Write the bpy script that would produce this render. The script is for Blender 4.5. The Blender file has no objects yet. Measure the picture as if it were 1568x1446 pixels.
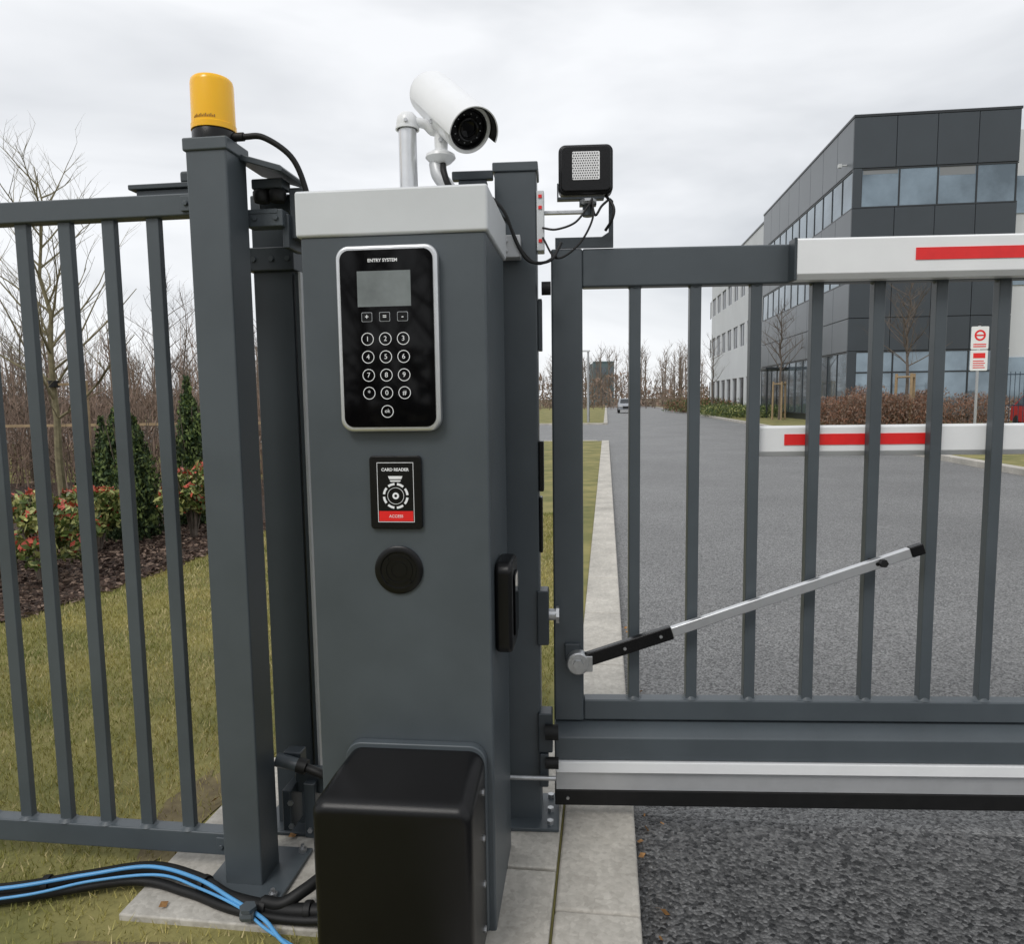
import bpy, math, random
import numpy as np
from mathutils import Vector, Matrix
import bmesh
random.seed(7); rng=np.random.default_rng(11)
S=bpy.context.scene
rad=math.radians

# ---------------------------------------------------------------- materials
def mat(name,col,rough=.5,metal=0,var=0.0,vscale=8,bump=0,bscale=200,col2=None,coat=0,detail=6,spec=None,rvar=0):
    m=bpy.data.materials.new(name); m.use_nodes=True
    nt=m.node_tree; b=nt.nodes['Principled BSDF']
    b.inputs['Base Color'].default_value=(*col,1); b.inputs['Roughness'].default_value=rough
    b.inputs['Metallic'].default_value=metal
    if spec is not None: b.inputs['Specular IOR Level'].default_value=spec
    if coat: b.inputs['Coat Weight'].default_value=coat; b.inputs['Coat Roughness'].default_value=.08
    geo=nt.nodes.new('ShaderNodeNewGeometry')
    if var or col2:
        n=nt.nodes.new('ShaderNodeTexNoise'); n.inputs['Scale'].default_value=vscale; n.inputs['Detail'].default_value=detail
        n.inputs['Roughness'].default_value=.6
        nt.links.new(geo.outputs['Position'],n.inputs['Vector'])
        r=nt.nodes.new('ShaderNodeValToRGB')
        r.color_ramp.elements[0].position=.33; r.color_ramp.elements[1].position=.67
        c1=col if col2 else tuple(c*(1-var) for c in col)
        c2=col2 if col2 else tuple(min(1,c*(1+var)) for c in col)
        r.color_ramp.elements[0].color=(*c1,1); r.color_ramp.elements[1].color=(*c2,1)
        nt.links.new(n.outputs['Fac'],r.inputs['Fac']); nt.links.new(r.outputs['Color'],b.inputs['Base Color'])
        if rvar:
            mr=nt.nodes.new('ShaderNodeMapRange'); mr.inputs['To Min'].default_value=rough-rvar; mr.inputs['To Max'].default_value=rough+rvar
            nt.links.new(n.outputs['Fac'],mr.inputs['Value']); nt.links.new(mr.outputs['Result'],b.inputs['Roughness'])
    if bump:
        n2=nt.nodes.new('ShaderNodeTexNoise'); n2.inputs['Scale'].default_value=bscale; n2.inputs['Detail'].default_value=3
        nt.links.new(geo.outputs['Position'],n2.inputs['Vector'])
        bp=nt.nodes.new('ShaderNodeBump'); bp.inputs['Strength'].default_value=bump; bp.inputs['Distance'].default_value=.004
        nt.links.new(n2.outputs['Fac'],bp.inputs['Height']); nt.links.new(bp.outputs['Normal'],b.inputs['Normal'])
    return m

slate=mat('slate_powdercoat',(.070,.084,.094),.38,0,.11,3,.12,700,rvar=.08)
slate_d=mat('dark_slate_powdercoat',(.040,.050,.058),.38,0,.08,3,.1,700)
lidm=mat('light_grey_lid_paint',(.62,.64,.65),.38,0,.04,4,.1,600)
blackp=mat('black_plastic',(.0045,.0045,.005),.27,0,.1,10,.12,900,spec=.32)
blackg=mat('black_glass',(.002,.002,.0025),.05,0,spec=.22)
rubber=mat('black_rubber',(.008,.008,.008),.55,0,.2,20,.1,300,spec=.35)
silver=mat('brushed_aluminium',(.68,.69,.70),.33,.8,.04,30)
alu=mat('anodised_aluminium',(.54,.55,.56),.42,.25,.05,12)
steel=mat('galvanised_steel',(.50,.51,.52),.38,.85,.12,40)
whitep=mat('white_gloss_paint',(.82,.83,.83),.3,0,.03,5)
whitew=mat('white_camera_shell',(.80,.81,.82),.28,0,.02,9)
redp=mat('red_reflective_strip',(.78,.018,.018),.35,0,.05,30)
white_ink=mat('white_print',(.85,.86,.87),.5)
dim_ink=mat('grey_print',(.42,.44,.46),.5)
led=mat('led_reflector',(.85,.85,.85),.3,0)
bluec=mat('blue_cable_sheath',(.10,.33,.62),.35,0,.1,12)
lcd=mat('lcd_screen',(.17,.19,.19),.12,0,.25,9)

def orange():
    m=mat('amber_polycarbonate',(1.0,.52,.004),.22)
    b=m.node_tree.nodes['Principled BSDF']
    b.inputs['Subsurface Weight'].default_value=.3; b.inputs['Subsurface Radius'].default_value=(.05,.03,.004)
    return m
amber=orange()

def speckle(name,dark,light,scale,bump,rough,patch=(.85,1.15),pscale=.6,dist=.006,cell=.5):
    m=bpy.data.materials.new(name); m.use_nodes=True; nt=m.node_tree; b=nt.nodes['Principled BSDF']
    g=nt.nodes.new('ShaderNodeNewGeometry')
    v=nt.nodes.new('ShaderNodeTexVoronoi'); v.inputs['Scale'].default_value=scale
    n=nt.nodes.new('ShaderNodeTexNoise'); n.inputs['Scale'].default_value=scale*.5; n.inputs['Detail'].default_value=8; n.inputs['Roughness'].default_value=.75
    p=nt.nodes.new('ShaderNodeTexNoise'); p.inputs['Scale'].default_value=pscale; p.inputs['Detail'].default_value=7; p.inputs['Roughness'].default_value=.6
    for x in (v,n,p): nt.links.new(g.outputs['Position'],x.inputs['Vector'])
    sx=nt.nodes.new('ShaderNodeSeparateColor'); nt.links.new(v.outputs['Color'],sx.inputs['Color'])
    ma=nt.nodes.new('ShaderNodeMix'); ma.data_type='FLOAT'; ma.inputs['Factor'].default_value=cell
    nt.links.new(n.outputs['Fac'],ma.inputs['A']); nt.links.new(sx.outputs['Red'],ma.inputs['B'])
    r=nt.nodes.new('ShaderNodeValToRGB'); r.color_ramp.elements[0].position=.22; r.color_ramp.elements[1].position=.82
    r.color_ramp.elements[0].color=(*dark,1); r.color_ramp.elements[1].color=(*light,1)
    nt.links.new(ma.outputs['Result'],r.inputs['Fac'])
    mr=nt.nodes.new('ShaderNodeMapRange'); mr.inputs['From Min'].default_value=.3; mr.inputs['From Max'].default_value=.7
    mr.inputs['To Min'].default_value=patch[0]; mr.inputs['To Max'].default_value=patch[1]
    nt.links.new(p.outputs['Fac'],mr.inputs['Value'])
    mx=nt.nodes.new('ShaderNodeVectorMath'); mx.operation='SCALE'
    nt.links.new(r.outputs['Color'],mx.inputs[0]); nt.links.new(mr.outputs['Result'],mx.inputs['Scale'])
    nt.links.new(mx.outputs['Vector'],b.inputs['Base Color']); b.inputs['Roughness'].default_value=rough
    bp=nt.nodes.new('ShaderNodeBump'); bp.inputs['Strength'].default_value=bump; bp.inputs['Distance'].default_value=dist; bp.invert=True
    nt.links.new(v.outputs['Distance'],bp.inputs['Height'])
    b2=nt.nodes.new('ShaderNodeBump'); b2.inputs['Strength'].default_value=bump*.6; b2.inputs['Distance'].default_value=dist*.7
    nt.links.new(n.outputs['Fac'],b2.inputs['Height']); nt.links.new(bp.outputs['Normal'],b2.inputs['Normal'])
    nt.links.new(b2.outputs['Normal'],b.inputs['Normal'])
    return m
asphalt=speckle('asphalt',(.055,.055,.056),(.34,.34,.335),105,.8,.52,(.82,1.12),.45,.010,.55)
asphalt_shade=speckle('coarse_shaded_asphalt',(.018,.019,.021),(.27,.27,.27),75,1.0,.45,(.75,1.15),.9,.022,.6)  # darker, coarser asphalt copy; the gate's shade is put into its colour
concrete=speckle('concrete',(.40,.375,.33),(.62,.59,.53),70,.3,.85,(.68,1.12),2.2,.003,.3)
mulch=speckle('bark_mulch',(.018,.011,.008),(.13,.080,.055),40,1,.9,(.8,1.2),2,.03)
soil=mat('soil_and_grass',(.10,.075,.042),.95,0,0,9,.8,60,col2=(.22,.18,.085))
lawnm=mat('lawn_ground',(.11,.12,.032),.95,0,0,1.6,.8,60,col2=(.30,.26,.095),detail=12)
field=mat('field_ground',(.09,.085,.035),.95,0,0,.2,.6,5,col2=(.16,.13,.07))
blade1=mat('grass_blades',(.15,.18,.032),.65,0,0,1.3,col2=(.46,.39,.13),detail=12)
blade2=mat('dry_grass_blades',(.52,.44,.22),.8,0,.2,5)
bark=mat('bark',(.13,.105,.085),.9,0,.3,15)
bark_g=mat('young_bark',(.19,.165,.095),.85,0,.3,15)
twig=mat('scrub_twigs',(.24,.17,.13),.9,0,.35,3)
twig2=mat('scrub_twigs_dark',(.11,.08,.06),.9,0,.35,3)
wood=mat('wooden_stake',(.33,.24,.14),.85,0,.2,9)
leaf_d=mat('reflection_hedge_foliage',(.026,.052,.015),.75,0,.5,6)
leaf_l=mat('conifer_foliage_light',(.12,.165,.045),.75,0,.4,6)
leaf_g=mat('shrub_leaf',(.09,.13,.03),.45,0,.45,9)
leaf_y=mat('shrub_leaf_light',(.34,.35,.12),.45,0,.35,9)
leaf_r=mat('shrub_leaf_red',(.50,.09,.055),.45,0,.4,9)
hedge_b=mat('winter_hedge_leaf',(.24,.12,.075),.9,0,.4,3)
hedge_d=mat('distant_wood',(.17,.13,.10),.95,0,.4,.4)
clad_f=mat('dark_cladding',(.040,.050,.060),.42,.0,.08,.4)
clad_s=mat('sky_lit_side_cladding',(.12,.135,.15),.35,.15,.08,.3)  # same cladding, base colour lightened to stand in for sky reflection on this side
clad_w=mat('white_render_wall',(.62,.64,.66),.7,0,.05,.3)
frame_m=mat('window_frame',(.02,.024,.028),.4)
glass=mat('window_glass',(.20,.25,.29),.05,.55,.35,.35)
carw=mat('car_paint',(.35,.37,.40),.3,.3); carr=mat('red_car_paint',(.5,.02,.02),.3)
tyre=mat('tyre',(.012,.012,.012),.8); cglass=mat('car_glass',(.03,.035,.04),.08)
lampglow=mat('car_lamp',(.8,.8,.75),.2)

# ---------------------------------------------------------------- mesh builder
class MB:
    def __init__(s): s.v=[];s.f=[];s.m=[]
    def add(s,vs,fs,mi=0):
        o=len(s.v); s.v+= [tuple(x) for x in vs]; s.f+=[tuple(i+o for i in f) for f in fs]; s.m+=[mi]*len(fs); return s
    def box(s,x0,x1,y0,y1,z0,z1,mi=0,M=None):
        vs=[(x,y,z) for x in (x0,x1) for y in (y0,y1) for z in (z0,z1)]
        if M is not None: vs=[tuple(M@Vector(q)) for q in vs]
        return s.add(vs,[(0,1,3,2),(4,6,7,5),(0,4,5,1),(2,3,7,6),(0,2,6,4),(1,5,7,3)],mi)
    def prism(s,poly,a0,a1,axis='y',mi=0):
        n=len(poly)
        def P(p,a):
            return {'y':(p[0],a,p[1]),'x':(a,p[0],p[1]),'z':(p[0],p[1],a)}[axis]
        vs=[P(p,a0) for p in poly]+[P(p,a1) for p in poly]
        fs=[tuple(range(n))[::-1],tuple(range(n,2*n))]+[(i,(i+1)%n,n+(i+1)%n,n+i) for i in range(n)]
        return s.add(vs,fs,mi)
    def tube(s,pts,rs,n=8,mi=0,cap=True):
        pts=[Vector(p) for p in pts]
        if not hasattr(rs,'__len__'): rs=[rs]*len(pts)
        o=len(s.v); up=None
        for i,p in enumerate(pts):
            d=(pts[min(i+1,len(pts)-1)]-pts[max(i-1,0)])
            if d.length<1e-9: d=Vector((0,0,1))
            d.normalize()
            if up is None: up=Vector((0,0,1)) if abs(d.z)<.9 else Vector((1,0,0))
            a=d.cross(up)
            if a.length<1e-4: a=d.cross(Vector((0,1,.3)))
            a.normalize(); b=d.cross(a); up=-b if b.length else up
            for k in range(n):
                t=2*math.pi*k/n; q=p+(a*math.cos(t)+b*math.sin(t))*rs[i]; s.v.append(tuple(q))
        for i in range(len(pts)-1):
            for k in range(n):
                s.f.append((o+i*n+k,o+i*n+(k+1)%n,o+(i+1)*n+(k+1)%n,o+(i+1)*n+k)); s.m.append(mi)
        if cap:
            s.f.append(tuple(o+k for k in range(n))[::-1]); s.m.append(mi)
            e=o+(len(pts)-1)*n; s.f.append(tuple(e+k for k in range(n))); s.m.append(mi)
        return s
    def cyl(s,p0,p1,r,n=32,mi=0): return s.tube([p0,p1],[r,r],n,mi)
    def lathe(s,prof,n=40,axis='z',c=(0,0,0),mi=0):
        o=len(s.v)
        for (r,h) in prof:
            for k in range(n):
                t=2*math.pi*k/n; a,b=r*math.cos(t),r*math.sin(t)
                q={'z':(a,b,h),'y':(a,h,b),'x':(h,a,b)}[axis]
                s.v.append((q[0]+c[0],q[1]+c[1],q[2]+c[2]))
        for i in range(len(prof)-1):
            for k in range(n):
                s.f.append((o+i*n+k,o+i*n+(k+1)%n,o+(i+1)*n+(k+1)%n,o+(i+1)*n+k)); s.m.append(mi)
        s.f.append(tuple(o+k for k in range(n))); s.m.append(mi)
        e=o+(len(prof)-1)*n; s.f.append(tuple(e+k for k in range(n))); s.m.append(mi)
        return s
    def ring(s,c,r0,r1,y0,y1,n=32,mi=0,a0=0,a1=360):
        full=abs(a1-a0)>=360; k=n if full else n+1
        o=len(s.v)
        for i in range(k):
            t=rad(a0+(a1-a0)*i/n)
            for (r,y) in ((r0,y0),(r1,y0),(r1,y1),(r0,y1)):
                s.v.append((c[0]+r*math.cos(t),c[1]+y,c[2]+r*math.sin(t)))
        for i in range(n):
            j=(i+1)%k
            for q in range(4):
                s.f.append((o+i*4+q,o+j*4+q,o+j*4+(q+1)%4,o+i*4+(q+1)%4)); s.m.append(mi)
        return s
    def build(s,name,mats,parent=None,bevel=0,seg=3,smooth=False,recalc=True):
        me=bpy.data.meshes.new(name); me.from_pydata(s.v,[],s.f)
        for m in (mats if isinstance(mats,(list,tuple)) else [mats]): me.materials.append(m)
        me.polygons.foreach_set('material_index',s.m)
        if recalc:
            bm=bmesh.new(); bm.from_mesh(me); bmesh.ops.recalc_face_normals(bm,faces=bm.faces); bm.to_mesh(me); bm.free()
        ob=bpy.data.objects.new(name,me); S.collection.objects.link(ob)
        if parent: ob.parent=parent
        if bevel:
            b=ob.modifiers.new('bevel','BEVEL'); b.width=bevel; b.segments=seg; b.limit_method='ANGLE'; b.angle_limit=rad(35); b.harden_normals=True
            me.polygons.foreach_set('use_smooth',[True]*len(me.polygons))
        elif smooth:
            me.polygons.foreach_set('use_smooth',[True]*len(me.polygons))
            try: me.set_sharp_from_angle(angle=rad(40))
            except Exception: pass
        return ob
def empty(name,x=0,y=0,yaw=0,z=0):
    e=bpy.data.objects.new(name,None); e.location=(x,y,z); e.rotation_euler=(0,0,-rad(yaw)); e.empty_display_size=.1
    S.collection.objects.link(e); return e
def rrect(x0,x1,z0,z1,r,n=8):
    pts=[]
    for cx,cz,a in ((x1-r,z1-r,0),(x0+r,z1-r,90),(x0+r,z0+r,180),(x1-r,z0+r,270)):
        for i in range(n+1):
            t=rad(a+90*i/n); pts.append((cx+r*math.cos(t),cz+r*math.sin(t)))
    return pts
def text(body,size,x,y,z,m,parent,name='lettering',off=0):
    c=bpy.data.curves.new(name,'FONT'); c.body=body; c.size=size; c.align_x='CENTER'; c.align_y='CENTER'; c.extrude=.0002; c.offset=off
    o=bpy.data.objects.new(name,c); S.collection.objects.link(o); o.parent=parent; o.location=(x,y,z); o.rotation_euler=(rad(90),0,0)
    c.materials.append(m); return o
def bez(pts,n=10):
    P=[Vector(p) for p in pts]; P=[P[0]*2-P[1]]+P+[P[-1]*2-P[-2]]; out=[]
    for i in range(1,len(P)-2):
        for k in range(n):
            t=k/n; a,b,c,d=P[i-1],P[i],P[i+1],P[i+2]
            out.append(.5*((2*b)+(c-a)*t+(2*a-5*b+4*c-d)*t*t+(3*b-a-3*c+d)*t**3))
    out.append(P[-2]); return out
def bolt(mb,x,y,z,r=.008,ax='y',sgn=-1,mi=0,h=.006):
    d={'y':(0,sgn*h,0),'x':(sgn*h,0,0),'z':(0,0,sgn*h)}[ax]
    mb.tube([(x,y,z),(x+d[0],y+d[1],z+d[2])],[r,r],6,mi)

# ================================================================= ground / road
RY=7.4
def plane(name,x0,x1,y0,y1,z,m,parent=None):
    return MB().add([(x0,y0,z),(x1,y0,z),(x1,y1,z),(x0,y1,z)],[(0,1,2,3)]).build(name,m,parent,recalc=False)
plane('ground',-900,900,-300,1500,-.10,field)
def rot(o,yaw=RY): o.rotation_euler=(0,0,-rad(yaw)); return o
rot(plane('road',.10,7.9,-12,150,-.08,asphalt))
rot(plane('gate_shade_sheet',.101,7.9,-11,2.66,-.076,asphalt_shade))  # dark sheet just above the road, painted stand-in for the gate's shadow
rot(plane('side_road',-60,.10,26.4,44,-.078,asphalt))
rot(MB().box(-60,-.152,-12,26,-.2,-.008).build('lawn',lawnm))
rot(MB().box(-60,-.152,44.3,150,-.2,-.006).build('far_lawn',lawnm))
rot(MB().box(8.15,70,-12,150,-.2,.0).build('verge',lawnm))
k=MB()
y=-6
while y<26:
    L_=1.0; k.box(-.15,.10,y,y+L_-.006,-.2,random.uniform(.0,.004)+.008); y+=L_
for i in range(10):
    k.box(-.3-i*1.0-.994,-.3-i*1.0,26.02,26.2,-.2,.01)
rot(k.build('kerb',concrete,bevel=.012))
k=MB(); y=44.3
while y<140: k.box(-.15,.10,y,y+1.99,-.2,.02); y+=2
y=-8
while y<140: k.box(7.9,8.14,y,y+1.99,-.2,.05); y+=2
for i in range(30): k.box(-.16-i*2-1.99,-.16-i*2,44.0,44.28,-.2,.02)
rot(k.build('far_kerb',concrete,bevel=.015))
p=MB(); p.box(-1.42,-.42,1.83,2.78,-.1,.012); p.box(-.41,-.158,2.175,3.05,-.1,.014); p.box(-.41,-.158,1.0,2.165,-.1,.011); p.box(-.41,-.158,-.2,.99,-.1,.012)
rot(p.build('concrete_pad',concrete,bevel=.006))
bedx=[(4.0,-5.2),(4.6,-3.95),(5,-3.5),(5.7,-3.3),(7.1,-3.06),(10,-2.8),(14,-2.4)]
poly=[(x,y) for y,x in bedx]+[(-16,14),(-16,4)]
MB().add([(x,y,.012) for x,y in poly],[tuple(range(len(poly)))]).build('mulch_bed',mulch)
def quads(name,C,size,mats,mi,aspect=2.2,up=.35):
    n=len(C); d=rng.normal(size=(n,3)); d[:,2]*=up; d/=np.linalg.norm(d,axis=1)[:,None]
    e=rng.normal(size=(n,3)); e-= (e*d).sum(1)[:,None]*d; e/=np.linalg.norm(e,axis=1)[:,None]
    s=(size*rng.uniform(.6,1.4,n))[:,None]
    a=d*s*.5; b=e*s*.5/aspect
    V=np.stack([C-a,C+b,C+a,C-b],1).reshape(-1,3)
    me=bpy.data.meshes.new(name); me.vertices.add(4*n); me.vertices.foreach_set('co',V.ravel())
    me.loops.add(4*n); me.loops.foreach_set('vertex_index',np.arange(4*n)); me.polygons.add(n)
    me.polygons.foreach_set('loop_start',np.arange(0,4*n,4))
    for m in mats: me.materials.append(m)
    me.update(calc_edges=True); me.polygons.foreach_set('material_index',np.asarray(mi,dtype=np.int32)); me.validate()
    o=bpy.data.objects.new(name,me); S.collection.objects.link(o); return o
chipA=mat('bark_chip',(.06,.036,.026),.9,0,.5,30); chipB=mat('bark_chip_light',(.20,.14,.105),.9,0,.4,30)
n=13000
Yc=rng.uniform(4.2,9,n); bx=np.interp(Yc,[a for a,b in bedx],[b for a,b in bedx]); Xc=bx-rng.uniform(-.08,3.0,n)
quads('bark_chips',np.stack([Xc,Yc,rng.uniform(.014,.035,n)],1),.05,[chipA,chipB],rng.choice([0,1],n,p=[.62,.38]),2.0,.2)
cr,sr_=math.cos(rad(RY)),math.sin(rad(RY))
n=60; la=np.where(rng.uniform(0,1,n)<.7,.115+rng.exponential(.035,n),rng.uniform(-1.6,-.4,n)); al_=rng.uniform(1.5,5,n)
zz=np.where(la>.1,-.066,.022)
quads('fallen_leaves',np.stack([la*cr+al_*sr_,-la*sr_+al_*cr,zz],1),.028,[mat('dry_leaf',(.36,.19,.07),.8,0,.5,30)],np.zeros(n),1.5,.25)
def blades(name,X,Y,h,w,mats,mi,z=-.006):
    n=len(X); az=rng.uniform(0,2*np.pi,n); l=rng.uniform(.1,.9,n)*h; la=rng.uniform(0,2*np.pi,n)
    B=np.stack([X,Y,np.full(n,z)],1); dx=np.stack([np.cos(az),np.sin(az),np.zeros(n)],1)*(w/2)[:,None]
    T=B+np.stack([l*np.cos(la),l*np.sin(la),h],1)
    V=np.stack([B-dx,B+dx,T],1).reshape(-1,3)
    me=bpy.data.meshes.new(name); me.vertices.add(3*n); me.vertices.foreach_set('co',V.ravel())
    me.loops.add(3*n); me.loops.foreach_set('vertex_index',np.arange(3*n)); me.polygons.add(n)
    me.polygons.foreach_set('loop_start',np.arange(0,3*n,3))
    for m in mats: me.materials.append(m)
    me.update(calc_edges=True); me.polygons.foreach_set('material_index',np.asarray(mi,dtype=np.int32)); me.validate()
    o=bpy.data.objects.new(name,me); S.collection.objects.link(o); return o
N=250000
Y=1.2+ (rng.uniform(0,1,N)**.62)*8.3; X=rng.uniform(-.85,.12,N)*Y-.25
lat=X*cr-Y*sr_; al=X*sr_+Y*cr
bxx=np.interp(Y,[a for a,b in bedx],[b for a,b in bedx],left=-9)
keep=(lat<-.16)&~((lat>-1.425)&(lat<-.16)&(al>1.82)&(al<2.785))&~((lat>-.42)&(al<3.06))&(X>bxx+rng.normal(0,.03,N))
soilness=np.exp(-((lat+1.47)**2/.05+(al-2.4)**2/.25))+np.exp(-((X+1.25)**2/.25+(Y-1.75)**2/.04))
nz=np.sin(X*9.1+Y*5.3)+np.sin(X*4.7-Y*8.9+1.3)
keep&=rng.uniform(0,1,N)>np.clip(soilness*.85+.10*nz*soilness,0,.88)
X,Y=X[keep],Y[keep]; n=len(X)
pdry=np.clip(.26+.12*(np.sin(X*2.3+Y*1.1)+np.sin(X*5.1-Y*3.7)),.06,.55)
blades('grass',X,Y,rng.uniform(.012,.030,n)*(1+.03*Y),rng.uniform(.0025,.0045,n)*(1+.12*Y),[blade1,blade2],(rng.uniform(0,1,n)<pdry).astype(int))
sp=MB()
def blob(cx,cy,rx,ry,z,nn=26):
    pts=[(cx+rx*(1+.25*math.sin(3*t+cx)+.12*math.sin(7*t))*math.cos(t),cy+ry*(1+.2*math.cos(4*t+cy)+.1*math.sin(9*t))*math.sin(t),z) for t in [2*math.pi*i/nn for i in range(nn)]]
    sp.add(pts,[tuple(range(nn))])
blob(-1.20,2.55,.10,.35,-.003); blob(-1.3,1.78,.5,.12,-.0025)
sp.build('soil_patch',soil,recalc=False)

# ================================================================= cabinet
CX,CY,CA=-.06,1.91,6
cab=empty('access_control_cabinet',CX,CY,CA)
b=MB(); b.box(-.49,0,0,.40,.0,1.93); b.build('body',slate,cab,.007)
b=MB(); b.box(-.50,.008,-.008,.412,1.928,2.046); b.build('lid',lidm,cab,.008)
b=MB(); b.prism([(x,z) for x,z in rrect(.06,.22,.79,1.05,.03)],.0005,.05,'x'); b.build('side_lock_box',blackp,cab,.012)
b=MB(); b.prism(rrect(.095,.185,.83,1.01,.02),.05,.056,'x'); b.build('side_lock_cover',blackg,cab,.004)
kp=empty('keypad_terminal',CX,CY,CA)
MB().prism(rrect(-.388,-.120,1.420,1.898,.034),-.030,-.0005,'y').build('metal_housing',silver,kp,.008,4)
MB().prism(rrect(-.376,-.132,1.432,1.886,.026),-.0335,-.0295,'y').build('glass_face',blackg,kp,.0015)
MB().box(-.330,-.190,-.0347,-.0330,1.742,1.832).build('screen',lcd,kp)
bt=MB()
cols=[-.307,-.260,-.213]; rows=[1.660,1.614,1.567,1.521]
for i,z in enumerate(rows):
    for j,x in enumerate(cols): bt.ring((x,-.0342,z),.0146,.0163,-.0003,.0006,36)
bt.ring((-.260,-.0342,1.473),.0146,.0163,-.0003,.0006,36)
bt.build('key_rings',white_ink,kp)
sq=MB()
for x in cols: sq.prism(rrect(x-.014,x+.014,1.704,1.728,.003,3),-.0345,-.0332,'y')
sq.build('function_keys',dim_ink,kp)
sq=MB()
for x in cols: sq.prism(rrect(x-.0128,x+.0128,1.7052,1.7268,.003,3),-.0350,-.0336,'y')
sq.build('function_key_caps',blackp,kp)
lab=['1','2','3','4','5','6','7','8','9','*','0','#']
for i in range(12): text(lab[i],.018,cols[i%3],-.0345,rows[i//3],white_ink,kp,'digit')
text('ok',.014,-.260,-.0345,1.474,white_ink,kp,'digit')
for x,t in zip(cols,('+','=','-')): text(t,.018,x,-.0353,1.716,white_ink,kp,'symbol',.0003)
text('ENTRY SYSTEM',.0115,-.262,-.0345,1.858,white_ink,kp,'nameplate',.0003)
cr_=empty('card_reader',CX,CY,CA)
MB().prism(rrect(-.321,-.180,1.158,1.355,.010),-.012,-.0005,'y').build('housing',blackp,cr_,.003)
g=MB()
for (a,b_,c,d) in ((-.300,-.201,1.336,1.3375),(-.300,-.201,1.177,1.1785),(-.300,-.2988,1.1785,1.336),(-.2022,-.201,1.1785,1.336)): g.box(a,b_,-.0128,-.0115,c,d)
g.build('border_line',white_ink,cr_)
MB().box(-.297,-.204,-.0133,-.0115,1.180,1.207).build('red_label',redp,cr_)
text('CARD READER',.0112,-.2505,-.0130,1.318,white_ink,cr_,'lettering',.0003); text('ACCESS',.011,-.2505,-.0137,1.193,white_ink,cr_)
g=MB(); c0=(-.2505,-.0125,1.248)
for i in range(8): g.ring(c0,.029,.035,-.0006,.0006,4,0,i*45+4,i*45+37)
g.ring(c0,.0215,.0225,-.0006,.0006,28); g.ring(c0,.004,.009,-.0006,.0006,20)
g.prism([(-.270,1.301),(-.231,1.301),(-.234,1.293),(-.267,1.293)],-.0131,-.0119,'y'); g.prism([(-.266,1.290),(-.235,1.290),(-.238,1.286),(-.263,1.286)],-.0131,-.0119,'y')
g.build('card_symbol',white_ink,cr_)
spk=empty('intercom_speaker',CX,CY,CA)
MB().lathe([(.066,-.0005),(.066,-.006),(.062,-.009),(.050,-.009),(.048,-.006),(.0,-.006)],56,'y',(-.25,0,1.045)).build('bezel',blackp,spk,smooth=True)
g=MB()
g.ring((-.25,-.0065,1.045),.034,.038,-.002,.001,40); g.ring((-.25,-.0065,1.045),.020,.0225,-.0015,.001,36)
for i in range(4):
    t=rad(45+90*i); g.lathe([(.004,0),(.004,-.003),(0,-.003)],12,'y',(-.25+.043*math.cos(t),-.006,1.045+.043*math.sin(t)))
g.build('grille',blackp,spk)
mo=empty('gate_motor_cover',CX,CY,CA)
def loft(secs,mi=0):
    m=MB(); n=len(secs[0]); vs=[q for s in secs for q in s]; fs=[tuple(range(n))]
    for i in range(len(secs)-1):
        for k in range(n): fs.append((i*n+k,i*n+(k+1)%n,(i+1)*n+(k+1)%n,(i+1)*n+k))
    fs.append(tuple(range((len(secs)-1)*n,len(secs)*n))); return m.add(vs,fs,mi)
def sec(x0,x1,z1,y,r=.045,z0=.03):
    pts=[(x0,y,z0),(x1,y,z0)]
    for cx,a in ((x1-r,0),(x0+r,90)):
        for i in range(9):
            t=rad(a+90*i/8); pts.append((cx+r*math.cos(t),y,z1-r+r*math.sin(t)))
    return pts
loft([sec(-.412,-.045,.478,-.236,.020),sec(-.420,-.037,.488,-.2345,.026),sec(-.428,-.030,.499,-.228,.032),sec(-.433,-.026,.507,-.216,.036),sec(-.433,-.025,.512,-.20,.038),sec(-.418,-.023,.534,-.11,.040),sec(-.402,-.022,.552,-.05,.042),sec(-.400,-.022,.553,-.03,.042)]).build('cover_shell',blackp,mo,smooth=True)
loft([sec(-.408,-.018,.566,-.030,.045),sec(-.408,-.018,.566,-.002,.045)]).build('back_flange',slate,mo,.004)
g=MB()
for z in (.46,.33,.20,.07): bolt(g,-.024,-.07,z,.009,'x',1,h=.006)
g.build('side_screws',steel,mo)
g=MB(); g.box(-.27,-.19,-.2395,-.2355,.128,.131); g.box(-.27,-.267,-.2395,-.2355,.131,.138); g.box(-.193,-.19,-.2395,-.2355,.131,.138); g.build('logo_strip',alu,mo)

# ================================================================= security camera on lid
sc=empty('security_camera')
lens=Vector((-.104,2.01,2.215)); rear=Vector((-.236,2.25,2.408)); d=(lens-rear).normalized()
hd=bpy.data.objects.new('camera_head',None); S.collection.objects.link(hd); hd.parent=sc; hd.location=lens
hd.rotation_euler=d.to_track_quat('-Y','Z').to_euler()
Lc=(lens-rear).length
MB().lathe([(.0,Lc+.004),(.040,Lc+.002),(.054,Lc-.006),(.060,Lc-.02),(.062,Lc-.09),(.0625,.02),(.0625,-.004),(.060,-.008),(.053,-.008),(.052,.010),(.0,.010)],56,'y').build('barrel',whitew,hd,smooth=True)
MB().lathe([(.052,.009),(.052,-.003),(.047,-.003),(.043,.005),(.0,.005)],56,'y').build('front_bezel',blackp,hd,smooth=True)
MB().lathe([(.030,.005),(.030,-.006),(.026,-.008),(.022,-.003),(.0,-.003)],40,'y').build('lens_ring',blackp,hd,smooth=True)
MB().lathe([(.021,-.0035),(.013,-.007),(.0,-.0085)],32,'y').build('lens_glass',blackg,hd,smooth=True)
g=MB()
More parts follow.
